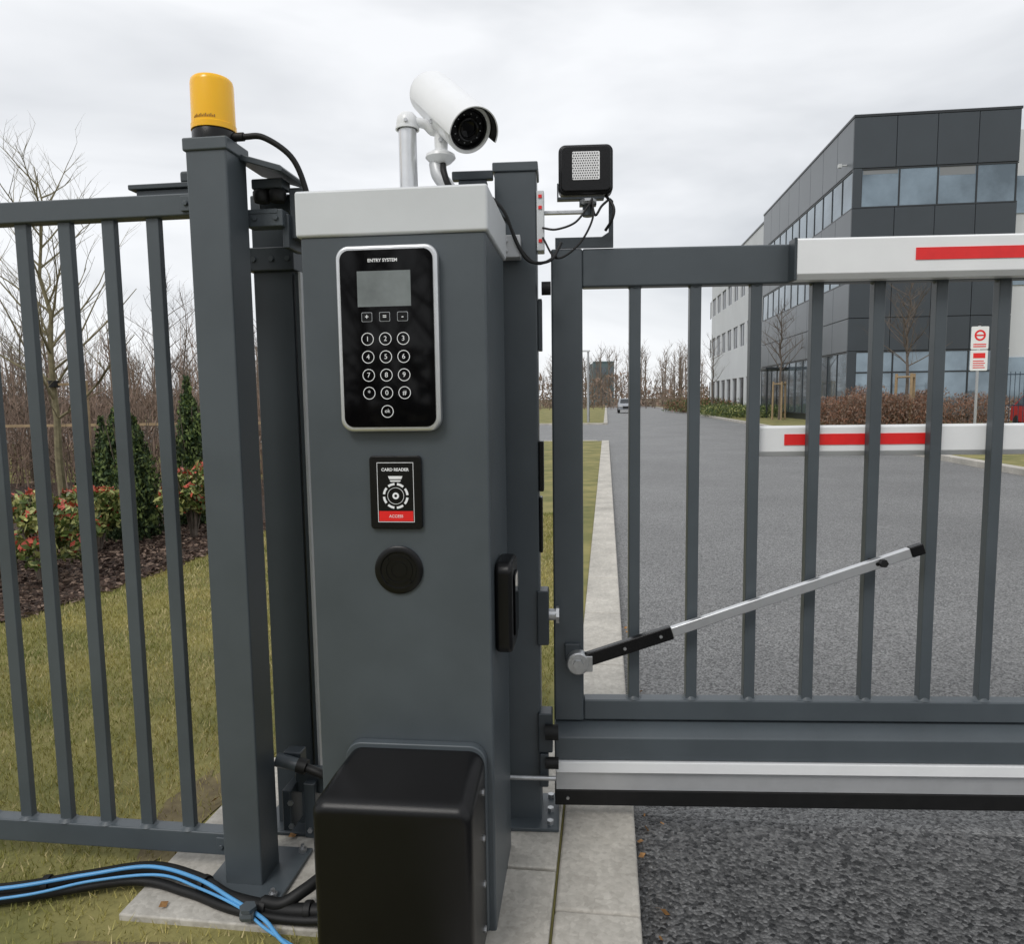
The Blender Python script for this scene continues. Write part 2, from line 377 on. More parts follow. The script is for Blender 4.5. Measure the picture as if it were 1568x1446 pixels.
for i in range(12):
    t=2*math.pi*i/12; g.lathe([(.0017,.005),(.0017,.003),(0,.0025)],10,'y',(.0365*math.cos(t),0,.0365*math.sin(t)))
g.build('infrared_leds',dim_ink,hd)
MB().ring((0,0,0),.0655,.0688,-.042,Lc-.05,44,0,-10,190).build('sun_hood',whitew,hd,.001)
MB().ring((0,0,0),.0628,.0654,-.040,.002,44,0,-10,190).build('hood_lining',rubber,hd)
px,py=-.277,2.10
g=MB(); g.lathe([(.025,2.046),(.025,2.262),(.0,2.262)],32,'z',(px,py,0)); g.build('pole',silver,sc,smooth=True)
g=MB(); g.lathe([(.028,2.246),(.030,2.262),(.028,2.278),(.018,2.290),(.0,2.293)],32,'z',(px,py,0)); g.lathe([(.033,2.246),(.033,2.252),(0,2.252)],32,'z',(px,py,0))
g.tube(bez([(px+.02,py,2.268),(px+.05,py+.005,2.262),(-.205,2.11,2.245),(-.185,2.115,2.27)],6),.013,14)
g.tube([(-.185,2.112,2.30),(-.185,2.108,2.215),(-.186,2.105,2.175)],[.018,.019,.017],20)
g.lathe([(.016,2.15),(.030,2.158),(.042,2.170),(.040,2.178),(.024,2.188),(.0,2.19)],30,'z',(-.187,2.10,0))
g.build('mounting_bracket',whitew,sc,smooth=True)
g=MB(); bolt(g,-.21,2.085,2.262,.006); bolt(g,-.185,2.09,2.215,.006); bolt(g,px,2.07,2.262,.005); g.build('bracket_screws',steel,sc)
g=MB(); g.tube(bez([(-.20,2.10,2.155),(-.192,2.09,2.12),(-.165,2.085,2.085),(-.145,2.085,2.048)],6),[.020]*19,16); g.lathe([(.04,2.0465),(.04,2.054),(.03,2.058),(0,2.058)],28,'z',(-.145,2.085,0))
g.build('ball_arm',alu,sc,smooth=True)
g=MB(); g.tube(bez([(-.18,2.09,2.15),(-.175,2.065,2.12),(-.16,2.06,2.08),(-.125,2.07,2.05)],6),.009,10)
g.build('camera_cable',rubber,sc,smooth=True)

# ================================================================= left post, beacon
po=empty('fence_post',-.9,2.11,7.2)
MB().box(0,.12,0,.12,.01,2.205).build('post_tube',slate,po,.006)
MB().box(-.006,.126,-.006,.126,2.2,2.236).build('post_cap',slate,po,.005)
MB().box(-.06,.20,-.07,.20,.012,.026).build('base_plate',slate,po,.004)
g=MB()
for x in (-.035,.175):
    for y in (-.045,.175): g.tube([(x,y,.026),(x,y,.040)],.013,6); g.cyl((x,y,.026),(x,y,.052),.006,10)
g.build('anchor_bolts',steel,po,smooth=False)
be=empty('warning_beacon',-.9,2.11,7.2)
MB().lathe([(.060,2.236),(.060,2.262),(.056,2.272),(.0,2.272)],48,'z',(.057,.06,0)).build('base',blackp,be,smooth=True)
MB().lathe([(.0615,2.268),(.0615,2.284),(.0595,2.286),(.0585,2.395),(.0565,2.405),(.052,2.410),(.0,2.414)],56,'z',(.057,.06,0)).build('amber_dome',amber,be,smooth=True)
g=MB()
for i in range(14):
    a=rad(-66+i*4.4); g.box(-.0013,.0013,-.0603,-.0585,2.291,2.296+.002*(i%3),M=Matrix.Translation((.057,.06,0))@Matrix.Rotation(a+rad(40),4,'Z'))
g.build('embossed_print',mat('beacon_print',(.35,.15,.01),.6),be)
g=MB(); g.tube([(.11,.06,2.252),(.145,.06,2.252)],.012,14); g.tube(bez([(.145,.06,2.252),(.20,.07,2.25),(.27,.09,2.20),(.30,.11,2.12),(.31,.12,2.03)],8),.0085,10)
g.build('beacon_cable',rubber,be,smooth=True)

# ================================================================= fence
fe=empty('metal_fence',-.9,2.2,7.2)
g=MB(); g.box(-4.6,-.002,-.025,.025,2.045,2.108); g.box(-4.6,-.002,-.025,.025,.070,.145); g.build('rails',slate,fe,.005)
g=MB(); w=MB()
for i in range(31):
    x=-.150-.1425*i; g.box(x-.0205,x+.0205,-.012,.012,.143,2.048)
    w.lathe([(.030,.1448),(.025,.149),(.019,.154)],14,'z',(x,0,0))
g.build('pickets',slate,fe,.0035); w.build('weld_beads',slate,fe,smooth=True)
g=MB(); g.box(-.045,-.003,-.034,-.026,2.055,2.098); bolt(g,-.028,-.034,2.076,.008,mi=0); g.build('rail_clamp',slate,fe,.002)
g=MB(); g.box(-.045,-.003,-.034,-.026,.078,.135); bolt(g,-.028,-.034,.106,.008); g.build('lower_clamp',slate,fe,.002)
tb=empty('fence_top_bracket',-.9,2.2,7.2)
MB().box(-.235,-.01,.01,.07,2.135,2.150).build('plate',slate_d,tb,.003)
MB().box(-.215,-.01,.02,.04,2.108,2.135).build('plate_web',slate_d,tb,.003)
MB().box(-.075,-.01,.02,.08,2.15,2.185).build('roller_box',slate_d,tb,.008)

# ================================================================= left guide post with rollers
gp=empty('gate_guide_post',-.84,2.44,7.2)
MB().box(0,.135,0,.13,.02,2.17).build('post_tube',slate_d,gp,.006)
MB().box(-.05,.185,-.06,.18,.012,.025).build('base_plate',slate_d,gp,.003)
MB().box(-.012,.150,-.022,.13,1.925,2.0).build('clamp_band',slate_d,gp,.004)
g=MB()
for x in (.015,.075,.130): bolt(g,x,-.022,1.962,.009)
for x in (-.03,.16): bolt(g,x,-.04,.025,.012,'z',1,h=.012)
g.build('bolts',slate,gp)
MB().box(.158,.166,-.01,.03,.03,1.92).build('guide_strip',alu,gp,.001)
MB().box(.142,.158,.0,.05,.03,1.92).build('guide_channel',slate_d,gp,.001)
rb=empty('gate_roller_bracket',-.78,2.25,7.2)
g=MB(); g.prism([(.0,2.218),(.14,2.175),(.15,2.165),(.145,2.155),(.0,2.20)],-.08,.10,'y'); g.build('sloped_plate',slate_d,rb,.003)
g=MB(); g.box(.0,.17,.07,.12,2.085,2.135); g.box(.0,.115,-.02,.03,2.02,2.07); g.build('guide_bars',slate,rb,.004)
g=MB(); g.box(.012,.11,.0,.06,2.135,2.165); g.box(.12,.17,.02,.14,1.99,2.14); g.build('carriage',slate_d,rb,.005)
g=MB()
for x in (.035,.085): g.lathe([(.0,2.10),(.022,2.10),(.026,2.108),(.026,2.128),(.022,2.135),(0,2.135)],20,'z',(x,.02,0))
g.build('rollers',rubber,rb,smooth=True)
g=MB(); g.box(.005,.1,-.022,-.02,2.058,2.07); bolt(g,.03,-.02,2.045,.008); bolt(g,.095,-.02,2.045,.008); bolt(g,.15,.07,2.11,.009); g.build('bolts',slate,rb)
g=MB(); g.box(.105,.125,.0,.1,1.96,2.06); g.build('hanger',slate_d,rb,.003)
lb=empty('gate_latch_bracket',-.765,2.26,7.2)
g=MB(); g.box(.0,.06,.02,.07,.30,.36); g.box(.02,.12,.06,.12,.20,.27); g.box(.06,.10,.03,.08,.06,.25); g.box(.0,.03,.0,.09,.10,.24); g.build('bracket_blocks',slate_d,lb,.005)
g=MB(); g.tube([(-.01,0,.345),(.085,.0,.325)],[.022,.020],20); g.build('damper_cylinder',slate,lb,smooth=True)
g=MB(); g.tube([(.06,0,.331),(.09,.0,.324)],[.024,.024],20); g.tube(bez([(.08,0,.325),(.13,-.01,.315),(.18,.0,.29),(.24,.05,.27)],6),.014,12); g.build('damper_cable',rubber,lb,smooth=True)
g=MB(); bolt(g,.03,.0,.12,.01); bolt(g,.03,.0,.2,.01); bolt(g,.08,.03,.09,.009); g.build('bolts',steel,lb)

# ================================================================= right gate post
rp=empty('gate_post',-.045,2.44,4)
MB().box(0,.135,0,.13,.02,2.235).build('post_tube',slate,rp,.006)
MB().box(-.006,.141,-.006,.136,2.232,2.262).build('post_cap',slate,rp,.004)
MB().box(-.05,.195,-.06,.17,.015,.028).build('base_plate',slate,rp,.003)
g=MB()
for x,y in ((.165,-.03),(.165,.14),(.165,.05)): g.tube([(x,y,.028),(x,y,.042)],.012,6)
g.build('anchor_bolts',steel,rp)
g=MB(); g.box(.136,.150,.02,.07,1.66,1.83); g.build('hinge_plate',slate_d,rp,.003)
g=MB(); g.box(.1355,.152,-.005,.06,1.19,1.36); g.box(.1355,.147,.0,.05,.98,1.17); g.build('latch_keeper',blackp,rp,.004)
g=MB(); g.box(.125,.165,-.012,.06,.66,.85); g.build('lower_hinge_box',slate_d,rp,.005)
g=MB(); g.cyl((.165,.02,.76),(.19,.02,.76),.02,20); g.tube([(.19,.02,.76),(.20,.02,.76)],.03,6); g.build('lower_hinge_pin',steel,rp,smooth=True)
g=MB(); g.box(.125,.175,-.02,.05,.28,.42); g.box(.130,.160,-.03,.04,.16,.28); g.build('roller_guide',slate_d,rp,.005)
g=MB(); g.cyl((.15,-.03,.36),(.195,-.03,.36),.026,22); g.cyl((.15,-.03,.25),(.195,-.03,.25),.02,22); g.cyl((.15,.0,1.86),(.18,.0,1.86),.022,20); g.build('guide_rollers',rubber,rp,smooth=True)
g=MB(); g.cyl((.0,-.05,.205),(.185,-.05,.205),.008,14); g.build('cross_rod',steel,rp,smooth=True)
jb=empty('junction_box',-.045,2.44,4)
g=MB(); g.box(.136,.160,-.005,.06,1.98,2.17); g.build('box_body',lidm,jb,.003)
g=MB()
for z in (2.01,2.115,2.15): g.box(.142,.153,-.0085,-.005,z-.004,z+.006)
g.build('red_indicators',redp,jb)
g=MB(); g.box(.0,.085,-.065,-.006,1.95,2.02); bolt(g,.04,-.066,2.0,.007); bolt(g,.04,-.066,1.97,.007); g.build('cable_clamp',alu,jb,.003)
g=MB(); g.box(-.13,.0,-.06,-.03,2.195,2.222); g.box(-.11,-.02,-.055,-.01,2.17,2.195); g.build('upper_bracket',slate_d,jb,.004)
g=MB()
g.tube(bez([(.0,-.08,2.13),(.04,-.09,2.08),(.075,-.08,1.99),(.115,-.07,1.935),(.18,-.05,1.94),(.215,-.02,2.0)],8),.0052,8)
g.tube(bez([(.0,-.07,2.10),(.05,-.08,2.05),(.09,-.07,1.97),(.14,-.05,1.93),(.20,-.04,1.955)],8),.004,8)
g.tube(bez([(.155,-.01,2.05),(.20,-.03,2.04),(.26,-.03,2.06),(.30,-.02,2.11),(.315,0,2.14)],8),.0035,8)
g.tube(bez([(.155,-.01,2.02),(.20,-.03,1.95),(.27,-.03,1.99),(.315,-.02,2.07),(.315,0,2.14)],8),.0035,8)
g.build('wiring',rubber,jb,smooth=True)

# ================================================================= sliding gate
GX,GY,GA=.14,2.5,2.8
ga=empty('sliding_gate',GX,GY,GA)
GL=4.6
g=MB(); g.box(0,.105,0,.06,.355,2.0); g.box(.105,GL,.001,.059,1.872,1.999); g.box(GL,GL+.105,0,.06,.355,2.0)
g.build('frame',slate,ga,.007)
g=MB(); g.box(.106,GL-.001,.002,.058,.358,.432); g.build('lower_rail',slate,ga,.006)
g=MB(); g.prism([(-.055,.318),(-.035,.332),(.0,.349),(.07,.352),(.07,.236),(-.055,.236)],.0,GL+.105,'x'); g.build('bottom_beam',slate,ga,.005)
g=MB(); g.prism([(-.059,.236),(-.038,.118),(.07,.118),(.07,.236)],.004,GL+.1,'x'); g.build('guide_profile',alu,ga,.002)
g=MB(); g.box(.004,GL+.1,-.066,-.0585,.196,.2345); g.build('white_trim',whitep,ga,.002)
g=MB(); g.box(.0,GL+.1,-.040,.06,.060,.117); g.build('rubber_edge',rubber,ga,.004)
g=MB(); w=MB()
for i in range(21):
    x=.283+.2015*i; g.box(x-.019,x+.019,.011,.049,.430,1.874)
    w.lathe([(.030,.4318),(.024,.437),(.019,.444)],14,'z',(x,.03,0))
    w.lathe([(.020,1.865),(.023,1.869),(.025,1.8725)],14,'z',(x,.03,0))
g.build('bars',slate,ga,.004); w.build('weld_beads',slate,ga,smooth=True)
g=MB(); bolt(g,.045,-.041,.09,.006); g.build('end_screw',steel,ga)
st=empty('gate_strut',GX,GY,GA)
A=Vector((.083,-.035,.584)); B=Vector((.405,-.04,.696)); C=Vector((1.222,-.04,.982))
dr=(C-A).normalized(); up=Vector((-dr.z,0,dr.x))
def bar(mb,P,Q,h,t,mi=0):
    vs=[]
    for E in (P,Q):
        for sz in (-1,1):
            for sy in (-1,1): vs.append(E+up*h*sz+Vector((0,t*sy,0)))
    mb.add(vs,[(0,1,3,2),(4,6,7,5),(0,2,6,4),(1,5,7,3),(0,4,5,1),(2,3,7,6)],mi)
g=MB(); bar(g,A+dr*.03,B,.023,.015); bar(g,C-dr*.03,C+dr*.015,.018,.015); g.build('black_sleeve',blackp,st,.004)
g=MB(); bar(g,B,C-dr*.03,.0165,.012); g.build('aluminium_rod',silver,st,.003)
g=MB(); g.lathe([(.040,-.010),(.040,-.052),(.036,-.056),(.0,-.056)],32,'y',(A.x,0,A.z)); g.box(A.x-.03,A.x+.05,-.055,-.0005,A.z-.028,A.z+.028); g.build('pivot_plate',steel,st,.003)
g=MB(); g.box(A.x-.045,A.x+.01,-.02,-.0005,A.z-.0,A.z+.06); g.build('pivot_mount',slate_d,st,.004)
g=MB(); g.tube([(A.x,-.059,A.z),(A.x,-.068,A.z)],.018,6); g.lathe([(.026,-.056),(.026,-.059),(0,-.059)],28,'y',(A.x,0,A.z))
for t in (.17,.30):
    q=A+dr*t; bolt(g,q.x,-.055,q.z,.006,h=.004)
g.build('pivot_bolt',steel,st)
g=MB(); q=C-dr*.13; bolt(g,q.x,-.05,q.z,.014,h=.02); q=C-dr*.145; g.cyl((q.x,-.052,q.z),(q.x,.02,q.z),.007,12); g.build('end_clamp',rubber,st)
for nm,x0,z0,z1,y0,y1,rx0,rx1 in (('barrier_arm',.785,1.873,2.004,-.062,-.003,1.163,GL),('barrier_arm',.700,1.290,1.396,.052,.10,.80,1.325)):
    bo=empty(nm,GX,GY,GA); c=.018
    g=MB(); g.prism([(y0,z0+c),(y0,z1-.006),(y0+.006,z1),(y1,z1),(y1,z0),(y0+c*.8,z0)],x0+.006,GL+.05,'x'); g.build('board',whitep,bo,.002)
    g=MB(); g.box(x0-.003,x0+.006,y0-.002,y1,z0-.002,z1+.002); g.build('end_cap',slate_d,bo,.002)
    zc=(z0+z1)/2+(.008 if z0>1.5 else .006); hh=.019
    g=MB(); g.box(rx0,rx1,y0-.0025,y0+.001,zc-hh,zc+hh)
    if z0<1.5: g.box(2.2,2.9,y0-.0025,y0+.001,zc-hh,zc+hh)
    g.build('red_strip',redp,bo)
fl=empty('flood_light',.252,2.45,3)
MB().prism(rrect(-.088,.088,2.160,2.317,.022),-.01,.045,'y').build('housing',blackp,fl,.008)
MB().prism(rrect(-.080,.080,2.168,2.309,.016),-.018,-.009,'y').build('front_bezel',blackp,fl,.004)
MB().prism(rrect(-.044,.044,2.203,2.291,.004),-.0195,-.0175,'y').build('led_board',led,fl)
g=MB()
for i in range(11):
    for j in range(11):
        x=-.040+.0077*i+(.0015 if j%2 else -.0015); z=2.2085+.0077*j; g.lathe([(.0024,-.0192),(.0024,-.0202),(0,-.0204)],6,'y',(x,0,z))
g.build('led_dots',mat('led_dots',(.06,.06,.06),.4),fl)
g=MB()
for i in range(9):
    x=-.07+.0175*i; g.box(x-.002,x+.002,.045,.062,2.175,2.30)
g.build('cooling_fins',blackp,fl,.001)
g=MB(); g.box(-.093,.060,-.0,.03,2.147,2.156); g.box(-.093,-.0885,.0,.03,2.147,2.20); g.box(-.02,.035,.0,.03,2.128,2.147); g.cyl((.008,.015,2.095),(.008,.015,2.13),.018,16); g.build('yoke',slate_d,fl,.002)
g=MB(); g.box(-.17,.02,.002,.02,2.103,2.114); g.build('mounting_arm',steel,fl,.002); g=MB(); g.lathe([(.018,2.128),(.026,2.134),(.026,2.142),(.0,2.142)],6,'z',(.008,-.01,0)); g.build('yoke_nut',steel,fl)
g=MB(); g.prism([(.055,2.0),(.093,2.0),(.093,2.15),(.083,2.16),(.078,2.15),(.078,2.05),(.055,2.035),(-.10,2.035),(-.10,2.0)],.04,.05,'y'); g.build('bracket_plate',slate_d,fl,.001)
g=MB(); g.tube(bez([(.06,.02,2.17),(.09,.0,2.12),(.085,.0,2.08),(.065,.02,2.05)],6),.005,8); g.tube(bez([(.02,.0,2.13),(.03,-.02,2.09),(.05,-.01,2.12),(.07,.0,2.14)],6),.004,8); g.build('lamp_cable',rubber,fl,smooth=True)

# ================================================================= cables on ground
def cable(name,pts,r,m): MB().tube(bez(pts,10),r,12).build(name,m,smooth=True)
cable('conduit',[(-2.6,2.02,.02),(-2.0,2.07,.02),(-1.58,2.09,.024),(-1.35,2.13,.035),(-1.15,2.15,.050),(-.98,2.10,.045),(-.86,2.03,.036),(-.72,1.985,.034),(-.62,1.96,.042),(-.5,1.95,.05)],.021,rubber)
cable('conduit',[(-2.6,1.98,.02),(-2.0,2.03,.015),(-1.55,2.055,.02),(-1.2,2.12,.03),(-1.0,2.07,.025),(-.85,2.00,.025),(-.70,1.955,.025),(-.56,1.93,.035),(-.5,1.94,.05)],.014,rubber)
cable('conduit',[(-.74,1.99,.05),(-.68,1.975,.055),(-.62,2.0,.08),(-.55,2.06,.10),(-.45,2.12,.10)],.018,rubber)
cable('blue_cable',[(-2.6,2.0,.044),(-1.9,2.05,.04),(-1.56,2.07,.046),(-1.33,2.11,.058),(-1.14,2.125,.073),(-.97,2.07,.070),(-.84,2.00,.055),(-.72,1.93,.04),(-.62,1.84,.028),(-.4,1.72,.03)],.0058,bluec)
cable('blue_cable',[(-2.6,1.95,.03),(-1.9,2.0,.028),(-1.5,2.04,.040),(-1.3,2.09,.052),(-1.1,2.10,.062),(-.95,2.045,.055),(-.8,1.97,.045),(-.70,1.90,.03),(-.55,1.80,.03)],.0042,bluec)
g=MB()
for c,dv in (((-.74,1.988,.036),(1,-.1,0)),((-.95,2.08,.044),(1,-.5,0)),((-1.45,2.11,.030),(1,.1,0)),((-.60,1.958,.045),(1,-.1,.1))):
    c=Vector(c); dv=Vector(dv).normalized(); g.tube([c-dv*.010,c+dv*.010],.027,14)
g.build('cable_ties',rubber,None,.002)
g=MB(); g.lathe([(.016,-.02),(.020,-.014),(.020,.014),(.016,.02)],12,'x',(-.77,1.945,.045)); g.lathe([(.024,.0),(.024,.01),(0,.01)],6,'z',(-.77,1.945,.06)); g.build('cable_gland',slate)

# ================================================================= vegetation
def grow(mb,p,d,L,r,depth,mi=0,spread=.6,n=5,upw=.25,kids=(2,4)):
    segs=4 if depth>1 else 3; pts=[p.copy()]; dd=d.copy()
    for i in range(segs):
        dd=(dd+Vector((random.gauss(0,.12),random.gauss(0,.12),random.gauss(0,.06)+upw*.15))).normalized(); pts.append(pts[-1]+dd*L/segs)
    rs=[r*(1-.75*i/segs) for i in range(segs+1)]
    mb.tube(pts,rs,n if depth>1 else 3,mi,cap=False)
    if depth<=0: return
    for k_ in range(random.randint(*kids)+ (2 if depth>1 else 0)):
        i=random.randint(1,segs); t=random.random(); q=pts[i-1].lerp(pts[i],t)
        a=random.uniform(0,2*math.pi); side=Vector((math.cos(a),math.sin(a),0))
        nd=(dd*(1-spread)+side*spread+Vector((0,0,upw))).normalized()
        grow(mb,q,nd,L*random.uniform(.42,.62),max(.0012,r*random.uniform(.3,.45)),depth-1,mi,spread,n,upw,kids)
def bare_tree(name,x,y,h,r,m=bark,stakes=False,clear=.3,nb=16,sc_=1.0,depth=2):
    e=empty(name,x,y,0); t=MB(); pts=[];rs=[]
    for i in range(11):
        f=i/10; pts.append(Vector((random.gauss(0,.012*h*f),random.gauss(0,.012*h*f),h*f))); rs.append(r*(1-.9*f))
    t.tube(pts,rs,8)
    for i in range(nb):
        f=clear+(1-clear-.05)*(i+random.random())/nb; q=pts[int(f*10)].lerp(pts[min(10,int(f*10)+1)],f*10%1)
        a=i*2.4+random.uniform(-.5,.5); el=random.uniform(.5,1.0)
        d=Vector((math.cos(a)*math.cos(el),math.sin(a)*math.cos(el),math.sin(el)))
        grow(t,q,d,h*(.36*(1-f)+.12)*sc_,r*.42*(1-.6*f),depth,0,.55,5,.3)
    t.build('trunk_and_branches',m,e,smooth=True)
    if stakes:
        s=MB(); sh=h*.36 if h<5.5 else 2.4
        for a in (0.4,2.5,4.6): s.cyl((.45*math.cos(a),.45*math.sin(a),0),(.42*math.cos(a),.42*math.sin(a),sh),.06,10)
        for a,b_ in ((.4,2.5),(2.5,4.6),(4.6,.4)): s.tube([(.43*math.cos(a),.43*math.sin(a),sh-.15),(.43*math.cos(b_),.43*math.sin(b_),sh-.15)],.045,6)
        s.build('support_stakes',wood,e)
    return e
t1=bare_tree('bare_tree',-5.60,9.0,4.35,.055,bark_g,False,.30,26,1.05)
s=MB(); s.cyl((.36,.05,0),(.36,.05,1.80),.022,10); s.box(-.10,.36,-.02,.0,1.74,1.77); s.build('support_stake',wood,t1)
g=MB(); g.cyl((.0,.0,1.72),(.0,.0,1.80),.062,12); g.build('tree_tie',rubber,t1)
bare_tree('bare_tree',-8.9,19,4.6,.05,bark,False,.2,20); bare_tree('bare_tree',-11.4,18,4.6,.05,bark,False,.25,18); bare_tree('bare_tree',-6.2,14,3.6,.032,bark,False,.2,16); bare_tree('bare_tree',-9.6,14.5,3.8,.035,bark,False,.2,16)
bare_tree('bare_tree',17.3,32,6.5,.09,bark,True,.40,26,.9); bare_tree('bare_tree',16.9,46,7.2,.11,bark,True,.4,22,.85); bare_tree('bare_tree',16.5,60,6.5,.09,bark,False,.35,14,.8)
for x,y,h in ((-3.2,-7.5,6.0),(-.6,-9.5,7.5),(2.0,-8.0,6.5),(-5.5,-10,7.0)): bare_tree('bare_tree',x,y,h,.13,bark,False,.22,18,1.1)  # unseen trees behind the camera, added to show in the glossy black parts
n=9000; quads('reflection_hedge',np.stack([rng.uniform(-25,25,n),rng.uniform(-14.5,-13,n),rng.uniform(0,1,n)*2.8],1),.34,[leaf_d,hedge_d],rng.integers(0,2,n),2,1)  # unseen dark hedge behind the camera, added to darken reflections

def cloud(name,cx,cy,shape,n,size,mats,pick,h,rx,twigs=True,z0=.0,up=1.0):
    e=empty(name,cx,cy,0)
    u=rng.uniform(0,1,n); th=rng.uniform(0,2*np.pi,n)
    if shape=='cone':
        k_=13; sa=rng.uniform(0,2*np.pi,k_); sr=np.sqrt(rng.uniform(0,1,k_))*rx*.72; sh=h*(1-.40*(sr/rx))*rng.uniform(.82,1.0,k_); sh[0]=h; sr[0]=0
        w_=sh/sh.sum(); id_=rng.choice(k_,n,p=w_); z=u**.95*sh[id_]; t=z/sh[id_]
        R=rx*.42*np.clip((1-t**1.7),0,1)**.8*(.6+.4*np.minimum(1,t*6))+.02
        q=rng.uniform(.2,1,n)**.5; ln=1+.35*np.sin(t*26+id_*2.1)*np.sin(th*3+id_)
        C=np.stack([sr[id_]*np.cos(sa[id_])*(1-.20*t)+R*q*ln*np.cos(th),sr[id_]*np.sin(sa[id_])*(1-.20*t)+R*q*ln*np.sin(th),z+z0+rng.normal(0,.02,n)],1)
        tt=t
    else:
        k_=20; a_=rng.uniform(0,2*np.pi,k_); r_=np.sqrt(rng.uniform(0,1,k_))*rx*.78; cz=h*(.28+.60*rng.uniform(0,1,k_)*(1-.4*(r_/rx)))
        br=rx*rng.uniform(.20,.36,k_); id_=rng.integers(0,k_,n); D=rng.normal(size=(n,3)); D/=np.linalg.norm(D,axis=1)[:,None]
        q=rng.uniform(.1,1,n)**.4; C=np.stack([r_[id_]*np.cos(a_[id_]),r_[id_]*np.sin(a_[id_]),cz[id_]],1)+D*(br[id_]*q)[:,None]
        C[:,2]=np.abs(C[:,2])+z0; tt=.5+.5*D[:,2]*q
    mi=pick(C,q,tt)
    o=quads('foliage',C,size,mats,mi,2.0,up); o.parent=e
    if twigs:
        m=MB()
        for i in range(14):
            a=random.uniform(0,6.28); k2=random.uniform(.2,.8)*rx
            m.tube([(0.02*math.cos(a),.02*math.sin(a),0),(k2*.5*math.cos(a),k2*.5*math.sin(a),h*.45),(k2*math.cos(a),k2*math.sin(a),h*random.uniform(.70,.9))],[.012,.008,.003],5,cap=False)
        m.build('stems',bark,e)
    return e
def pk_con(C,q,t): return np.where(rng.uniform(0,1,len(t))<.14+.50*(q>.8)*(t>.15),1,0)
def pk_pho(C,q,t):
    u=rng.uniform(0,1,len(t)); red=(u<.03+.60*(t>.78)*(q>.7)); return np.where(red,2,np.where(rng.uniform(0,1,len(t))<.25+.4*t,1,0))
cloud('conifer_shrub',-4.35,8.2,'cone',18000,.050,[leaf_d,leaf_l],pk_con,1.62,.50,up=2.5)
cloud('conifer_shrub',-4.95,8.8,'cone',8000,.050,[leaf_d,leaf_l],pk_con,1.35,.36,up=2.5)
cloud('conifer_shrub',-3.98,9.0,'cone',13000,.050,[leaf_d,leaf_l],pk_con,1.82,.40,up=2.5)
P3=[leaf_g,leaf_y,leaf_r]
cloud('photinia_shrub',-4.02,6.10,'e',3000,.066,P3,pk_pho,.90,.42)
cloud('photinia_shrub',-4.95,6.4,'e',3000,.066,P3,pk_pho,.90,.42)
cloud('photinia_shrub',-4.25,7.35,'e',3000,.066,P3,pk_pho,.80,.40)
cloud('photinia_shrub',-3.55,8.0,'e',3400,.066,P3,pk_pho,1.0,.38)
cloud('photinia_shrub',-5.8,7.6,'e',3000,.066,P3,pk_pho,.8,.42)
m=MB()
for i in range(950):
    y=random.uniform(11.5,23); x=random.uniform(-.95*y-2,-.14*y-1.2); h=random.uniform(1.2,2.6)*(1+.035*(y-11))
    if random.random()<.22: h*=1.35
    p=Vector((x,y,0)); d=Vector((random.gauss(0,.12),random.gauss(0,.12),1)).normalized(); mi=random.random()<.35
    pts=[p,p+d*h*.4,p+d*h*.75+Vector((random.gauss(0,.06),0,0)),p+d*h+Vector((random.gauss(0,.1),0,0))]; m.tube(pts,[.013,.010,.006,.002],3,int(mi),cap=False)
    for k_ in range(10):
        f=random.uniform(.15,.9); q=p+d*h*f; a=random.uniform(0,6.28); l=random.uniform(.25,.6)*(1.2-f)
        m.tube([q,q+Vector((math.cos(a)*l*.5,math.sin(a)*l*.5,l*.5)),q+Vector((math.cos(a)*l*.75,math.sin(a)*l*.75,l*1.1))],[.006,.004,.0015],3,int(mi),cap=False)
m.build('scrub_thicket',[twig,twig2])
n=34000; Yb=rng.uniform(12.5,24,n); Xb=rng.uniform(-1,-.12,n)*Yb-1.2; Zb=rng.uniform(0,1,n)**1.3*(1.6+.3*np.sin(Xb*1.3)+.25*np.sin(Xb*3.1))
quads('scrub_undergrowth',np.stack([Xb,Yb,Zb],1),.15,[twig,twig2,chipB],rng.integers(0,3,n),8,2.0)
rf2=empty('wooden_rail_fence',0,0,0); m=MB()
for i in range(10): m.cyl((-13.5+i*1.25,11.3,0),(-13.5+i*1.25,11.3,1.28),.035,10)
m.box(-14,-2.4,11.24,11.27,1.17,1.21); m.build('posts_and_rail',wood,rf2)

m=MB()
def far_tree(x,y,h):
    m.tube([(x,y,0),(x+random.gauss(0,.1),y,h*.5),(x+random.gauss(0,.3),y,h)],[h*.018,h*.012,.01],4,cap=False)
    for k_ in range(26):
        f=random.uniform(.2,.92); a=random.uniform(0,6.28); l=h*random.uniform(.15,.33)*(1.15-f*.7)
        q=Vector((x,y,h*f)); e=q+Vector((math.cos(a)*l*.7,math.sin(a)*l*.5,l)); mid=q.lerp(e,.5)+Vector((random.gauss(0,.1),0,-.08*l))
        m.tube([q,mid,e],[h*.005,h*.003,.006],3,cap=False)
        for j in range(3):
            f2=random.uniform(.3,1); q2=q.lerp(e,f2); m.tube([q2,q2+Vector((random.gauss(0,.12)*h*.4,0,random.uniform(.04,.12)*h))],[h*.0025,.004],3,cap=False)
for i in range(150):
    y=random.uniform(115,170); far_tree(random.uniform(-.45*y,.42*y),y,random.uniform(6,12))
for i in range(55):
    y=random.uniform(50,85); far_tree(random.uniform(-.9*y,-.25*y),y,random.uniform(4,8))
m.build('distant_tree_line',hedge_d)
n=34000; Yb=rng.uniform(108,175,n); Xb=rng.uniform(-1,.8,n)*Yb; Zb=rng.uniform(0,1,n)**1.3*(4.0+1.2*np.sin(Xb*.13)+.8*np.sin(Xb*.41))
quads('distant_hedgerow',np.stack([Xb,Yb,Zb],1),.8,[hedge_d,twig],rng.integers(0,2,n),4,2.5)
